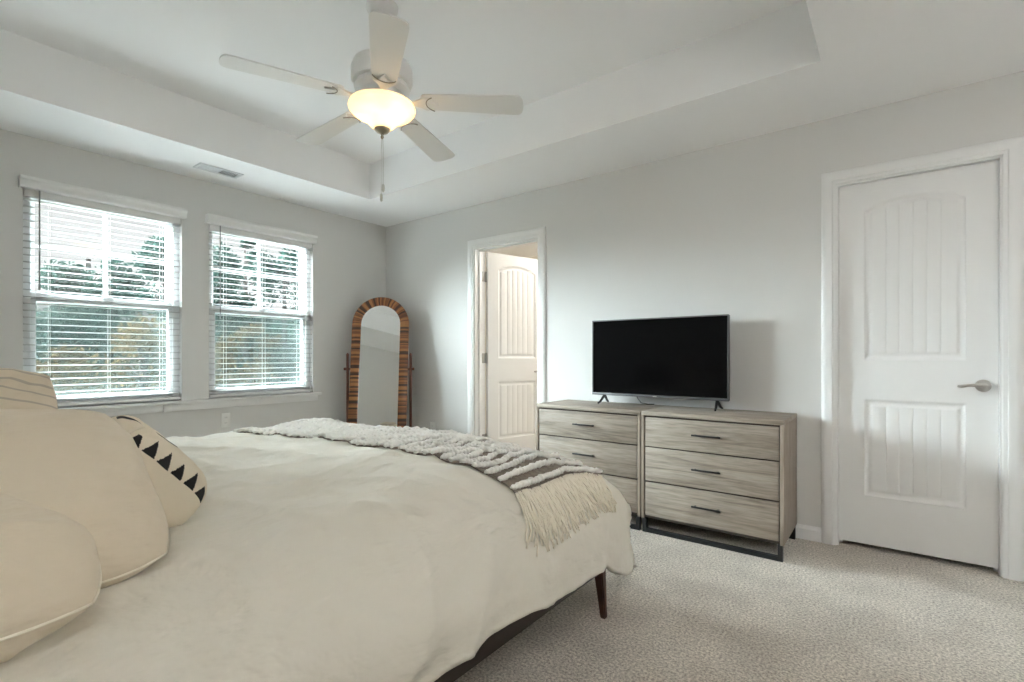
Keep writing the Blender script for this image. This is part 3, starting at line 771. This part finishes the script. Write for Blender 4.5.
tag(dv, 'rumpled cream duvet spread over the king bed and hanging down its side', 'duvet')

# throw blanket across the foot
t = thing('throw_blanket', 'chunky ivory and grey brown woven throw with fringe across the bed foot', 'throw blanket', (0, 0, 0))
TA0, TA1 = -2.98, CX1+.225
def edge_near(a):   # pixel-free wavy near edge of the throw
    return 1.335+.045*sin((a+2.35)*1.55)+.012*sin(a*5.1)
def edge_far(a): return 1.885+.02*sin(a*2.3)
def thr(a, v, lift): 
    b = edge_near(a)+(edge_far(a)-edge_near(a))*v-.05*max(0, (a-TA1+.12)/.25)*(1-v)
    return drape(a, b, lift, 1.0)
bm = nb(); NA, NB = 130, 34; G = []
for i in range(NA+1):
    a = TA0+(TA1-TA0)*i/NA; row = []
    for j in range(NB+1):
        p, n_ = thr(a, j/NB, .007+.003*fbm(a*14, j*.5)); row.append(bm.verts.new(p))
    G.append(row)
for i in range(NA):
    for j in range(NB): bm.faces.new((G[i][j], G[i][j+1], G[i+1][j+1], G[i+1][j]))
tb = obj('woven_cloth', bm, M['throw_base'], t, 'all'); so = tb.modifiers.new('thickness', 'SOLIDIFY'); so.thickness = .006; so.offset = 0
bm = nb()
pos = []; a = TA1-.028; i = 0
while a > TA0+.01:
    pos.append(a); a -= (.056 if i < 1 else .054 if i < 2 else .051 if i < 5 else .048); i += 1
for i, a in enumerate(pos):
    n = 110; pts = []; rr = []
    r0 = .0115 if i < 5 else .0122
    for j in range(n+1):
        v = -.022+1.044*j/n
        aa = a+.004*noise.noise(Vector((v*7, i*3.3, 0)))+.005*noise.noise(Vector((v*2.2, i*.31, 4)))
        p, n_ = thr(aa, v, .017+.005*noise.noise(Vector((v*16, i*5.1, 2))))
        e_ = 1-max(0, abs(v-.5)-.47)/.05*.5
        pts.append(p); rr.append(r0*e_*(1+.26*noise.noise(Vector((v*34, i*7.7, 1)))+.13*sin(v*150+i)))
    rings = tube(bm, pts, rr, 9)
    for ring in rings:
        for v_ in ring: v_.co += Vector((noise.noise(v_.co*130), noise.noise(v_.co*130+Vector((9, 0, 0))), noise.noise(v_.co*130+Vector((0, 9, 0)))))*.0050
tr = obj('wool_tuft_rows', bm, M['tuft'], t, 'all')
bm = nb()
for j in range(170):
    v = (j+random.uniform(-.4, .4))/169; v = min(max(v, .0), 1)
    L = random.uniform(.135, .185)*(1+.18*(1-v)); pts = []; ph = random.uniform(0, 6); dv_ = random.uniform(-.05, .05); r = random.uniform(.0026, .0046)
    for q in range(13):
        s = q/12; aa = TA1-.006+L*s
        p, n_ = thr(min(aa, CX1+SMAX+.1), v+dv_*s*s-.09*s*(1-v)+.006*sin(ph+s*9), .010+.006*sin(ph*2+s*5)*s+random.uniform(0, .004)); pts.append(p)
    tube(bm, pts, [r*(1-.25*q/12) for q in range(13)], 5)
obj('fringe', bm, M['fringe'], t, 'all')
hm = nb(); pts = [thr(TA1-.004, j/60, .010)[0] for j in range(61)]; tube(hm, pts, .0045, 7); obj('hem_band', hm, M['throw_base'], t, 'all')

# ------------------------------------------------------------------ pillows
def pillow(name, label, w, h, th, corner, along, up, material, rnd_=.10, seed=0, puff=.42, pattern=None, piping=True, N=60, group=None):
    """corner = world point of one bottom corner; along/up = directions of the two edges; thickness grows both sides"""
    e1 = Vector(along).normalized(); e2 = Vector(up); e2 = (e2-e1*e2.dot(e1)).normalized(); n = e1.cross(e2)
    c = Vector(corner)+e1*w/2+e2*h/2
    t = thing(name, label, 'pillow', c, group)
    Mx = Matrix((e1, e2, n)).transposed().to_4x4()
    def pt(u, v, side):
        rr = rnd_*(1-.75*min(1, max(0, v*1.6))); ku = 1-rr*abs(v)**4; kv = 1-rr*abs(u)**4
        x, y = u*w/2*ku, v*h/2*kv
        prof = (max(0, (1-abs(u)**2.6))*max(0, (1-abs(v)**2.6)))**puff
        z = th/2*prof
        wr = .022*noise.noise(Vector((x*2.6+seed*3, y*2.6, side*2.+seed)))+.012*noise.fractal(Vector((x*4.5+seed*3, y*4.5, side*2.+seed)), 1., 2., 4)
        wr += .016*max(0, 1-2*abs(noise.noise(Vector((x*3.4+y*2+seed*5, y*2.6-x*2, side+seed)))))**4
        # radial creases near the corners
        rc = hypot(abs(u)-1, abs(v)-1); ang = atan2(1-abs(v), 1-abs(u))
        wr += .009*sin(ang*14+seed)*max(0, 1-rc/.75)*prof
        x += .010*noise.noise(Vector((y*6, seed, 1)))*abs(u)**4; y += .010*noise.noise(Vector((x*6, seed, 2)))*abs(v)**4
        return Vector((x, y, side*(z+wr*min(1, prof*1.6))))
    bm = nb(); g = {}
    for side in (1, -1):
        for j in range(N+1):
            for i in range(N+1):
                edge = i in (0, N) or j in (0, N)
                if edge and side == -1: g[i, j, -1] = g[i, j, 1]; continue
                u, v = sin((i/N-.5)*pi), sin((j/N-.5)*pi)
                p = pt(u, v, side)
                if edge: p.z = 0
                g[i, j, side] = bm.verts.new(Mx @ p)
    for side in (1, -1):
        for j in range(N):
            for i in range(N):
                q = [g[i, j, side], g[i+1, j, side], g[i+1, j+1, side], g[i, j+1, side]]
                f = bm.faces.new(q if side > 0 else q[::-1])
                if pattern:
                    u, v = sin(((i+.5)/N-.5)*pi), sin(((j+.5)/N-.5)*pi)
                    f.material_index = pattern((u+1)/2*w, (v+1)/2*h, side)
    obj('cover', bm, material, t, 'all', recalc=True)
    if piping:
        bm = nb(); loop = []
        for i in range(N): loop.append((sin((i/N-.5)*pi), -1))
        for i in range(N): loop.append((1, sin((i/N-.5)*pi)))
        for i in range(N, 0, -1): loop.append((sin((i/N-.5)*pi), 1))
        for i in range(N, 0, -1): loop.append((-1, sin((i/N-.5)*pi)))
        pts = []
        for u, v in loop:
            p = pt(u, v, 1); p.z = 0; pts.append(Mx @ p)
        pts.append(pts[0]); tube(bm, pts, .0028, 6, cap=False); obj('piping', bm, M['seam'], t, 'all')
    return t
M['ink'] = mat('black_ink', (.014, .013, .013), .9)
M['ivory'] = mat('ivory_canvas', (.74, .66, .53), .9, spec=.15, bump=(700, .1, .001))
M['stripe'] = mat('taupe_stripe', (.50, .44, .36), .9)
def pil(name, label, w, th, B, T, along, *a, **k):
    B, T = Vector(B), Vector(T); return pillow(name, label, w, (T-B).length, th, B, along, T-B, *a, **k)
pil('pillow', 'plain cream pillow at the very front, lowest at the head of the bed', .68, .22, (-1.005, .262, .660), (-1.42, -.10, .790), (-.02, -1, .03), M['pillow'], seed=1)
pil('pillow', 'large plain cream pillow with a peaked corner, behind the frontmost pillow', .68, .21, (-1.165, .415, .655), (-1.57, .275, .915), (.04, -1, -.02), M['pillow'], seed=4)
def tri(x, y, side):
    # a column of black triangles beside the end seam, short dashes across the front
    if side > 0:
        for kk in range(6):
            c = .026+kk*.045; zf = max(0, 1-abs(1-2*x/.50)**2.6)**.24
            if .36 <= zf < .68 and abs(y-c) < .018*(.68-zf)/.32+.001: return 1
        if any(abs(x-c) < .010 for c in (.15, .20, .30, .42)) and (y*9 % 1) < .45: return 1
    return 0
pil('patterned_pillow', 'ivory pillow with a column of black triangles along its edge', .50, .24, (-1.44, .530, .650), (-1.48, .345, .855), (-1, -.06, .02), [M['ivory'], M['ink']], seed=7, pattern=tri, puff=.24, N=150, piping=False, rnd_=.05)
def strp(x, y, side): return 1 if (y*26 % 1) < .22 else 0
pil('striped_pillow', 'cream pillow with faint taupe stripes behind the others, nearest the windows', .60, .18, (-2.00, .36, .655), (-2.14, .17, .985), (.10, -1, .14), [M['pillow'], M['stripe']], seed=11, pattern=strp, N=90, piping=False, rnd_=.16)

# ------------------------------------------------------------------ outdoors
GZ = -.9
bm = nb(); box(bm, -60, XW-.2, -40, 60, GZ-.2, GZ)
struct(obj('ground_outside', bm, M['ground']), 'leaf covered ground outside the windows', 'ground')
def leaf(bm, c, s, rnd):
    d = Vector((rnd.gauss(0, 1), rnd.gauss(0, 1), rnd.gauss(0, 1))).normalized(); e1 = d.orthogonal().normalized(); e2 = d.cross(e1)
    a = rnd.uniform(0, 6.28); u = e1*cos(a)+e2*sin(a); v = d.cross(u)
    bm.faces.new([bm.verts.new(c+u*s), bm.verts.new(c+v*s*.45), bm.verts.new(c-u*s), bm.verts.new(c-v*s*.45)])
def tree(name, label, x, y, top, base, rad, m, n=2600, conic=.5, ls=.11, seed=0, trunk=True):
    rnd = random.Random(seed); t = thing(name, label, 'tree', (x, y, GZ))
    h = top-GZ; bm = nb()
    tube(bm, [(0, 0, 0), (.06, .05, h*.3), (-.04, .08, h*.6), (0, .03, h*.93)], [.16, .13, .09, .03], 9)
    blobs = []
    for i in range(26):
        f = rnd.random()**.8; z = (base-GZ)+(h-(base-GZ))*f
        R = rad*(1-f*conic)*(.55+.45*rnd.random()) if f < .9 else rad*.3*rnd.random()
        a = rnd.uniform(0, 6.28); bp = Vector((R*cos(a)*.8, R*sin(a)*.8, z-.15*rad)); blobs.append((bp, rad*(.28+.26*rnd.random())*(1-.45*f)))
        tube(bm, [(0, 0, max(.2, z-.5)), (bp.x*.5, bp.y*.5, z-.2), tuple(bp)], [.035, .024, .01], 5)
    obj('trunk', bm, M['trunk'], t, True)
    bm = nb()
    for i in range(n):
        bp, br = blobs[rnd.randrange(len(blobs))]
        d = Vector((rnd.gauss(0, 1), rnd.gauss(0, 1), rnd.gauss(0, .75))); d.normalize(); 
        leaf(bm, bp+d*br*rnd.uniform(.35, 1.05), ls*rnd.uniform(.6, 1.3), rnd)
    o = obj('foliage', bm, m, t, recalc=False)
    return t
X = -16.0
def ty(px, dist):          # lateral place of a tree on the line of sight through a window, at a given distance from the wall
    r_ = (px-512)/499.6; vx = r_*cos(.6526)-sin(.6526); vy = r_*sin(.6526)+cos(.6526)
    return -dist*vy/vx
def zt_(py, px, dist):
    r_ = (px-512)/499.6; vx = r_*cos(.6526)-sin(.6526)
    return 1.07+(356.2-py)/499.6*(dist/abs(vx))
for i, (px, py, D_, rad, m, kind, lab, cn) in enumerate([
    (58, 262, 19, 1.5, 'pine', 'pine_tree', 'dark green tree low behind the left part of the left window', .6),
    (112, 258, 20, 1.6, 'pine', 'pine_tree', 'green tree rising just right of the left window\'s middle bar', .6),
    (163, 240, 18, 1.5, 'pine', 'pine_tree', 'taller green tree at the right edge of the left window', .6),
    (222, 246, 18, 1.5, 'pine', 'pine_tree', 'green tree at the left edge of the right window', .55),
    (244, 236, 19, 1.6, 'pine', 'pine_tree', 'broad green tree just left of the right window\'s middle bar', .45),
    (283, 246, 19, 1.9, 'pine', 'pine_tree', 'rounded green tree right of the right window\'s middle bar', .5),
    (140, 318, 14, 1.7, 'autumn', 'autumn_tree', 'orange brown autumn tree behind the lower right of the left window', .3),
    (62, 348, 13.5, .9, 'autumn', 'autumn_tree', 'small rusty bush behind the lower left of the left window', .3),
    (245, 322, 15, 1.3, 'autumn', 'autumn_tree', 'golden autumn tree behind the lower half of the right window', .3)]):
    y = ty(px, D_); top = zt_(py, px, D_)
    base = GZ+.3 if m == 'autumn' else max(GZ+1.2, top-4.2)
    tree(kind, lab, -D_, y, top, base, rad, M[m], n=3600 if m == 'pine' else 3000, conic=cn, ls=.10 if m == 'pine' else .075, seed=40+i)
# bare snag above the treeline
t = thing('bare_trunk', 'thin bare tree trunk sticking up above the treeline in the left window', 'tree', (-21, ty(88, 21), GZ))
bm = nb(); zz = zt_(259, 88, 21)-GZ; tube(bm, [(0, 0, 0), (.03, .02, zz*.5), (0, 0, zz)], [.12, .10, .075], 8); tube(bm, [(.0, .0, zz*.8), (.1, .22, zz*.9)], [.03, .015], 6); obj('trunk', bm, M['trunk'], t, True)
# dense woodland mass that nobody could count
rnd = random.Random(3); bm = nb()
for i in range(30000):
    y = rnd.uniform(-6, 26); d_ = rnd.uniform(19.5, 24)
    hmax = 2.6+1.1*noise.noise(Vector((y*.35, 1.7, 0)))+.5*noise.noise(Vector((y*1.1, 4.7, 0)))
    z = GZ+(hmax-GZ)*rnd.random()**.9
    leaf(bm, Vector((-d_, y, z)), rnd.uniform(.10, .22), rnd)
tag(obj('woodland', bm, M['pine'], recalc=False), 'dense green woodland filling the view behind both windows', 'woodland', kind='stuff')
bm = nb()
for i in range(26000):
    y = rnd.uniform(-4, 20); d_ = rnd.uniform(14.5, 19)
    hmax = .75+.9*noise.noise(Vector((y*.6, 8.7, d_*.3)))
    leaf(bm, Vector((-d_, y, GZ+(hmax-GZ)*rnd.random())), rnd.uniform(.06, .13), rnd)
tag(obj('undergrowth', bm, M['under'], recalc=False), 'green and brown undergrowth below the trees outside', 'undergrowth', kind='stuff')
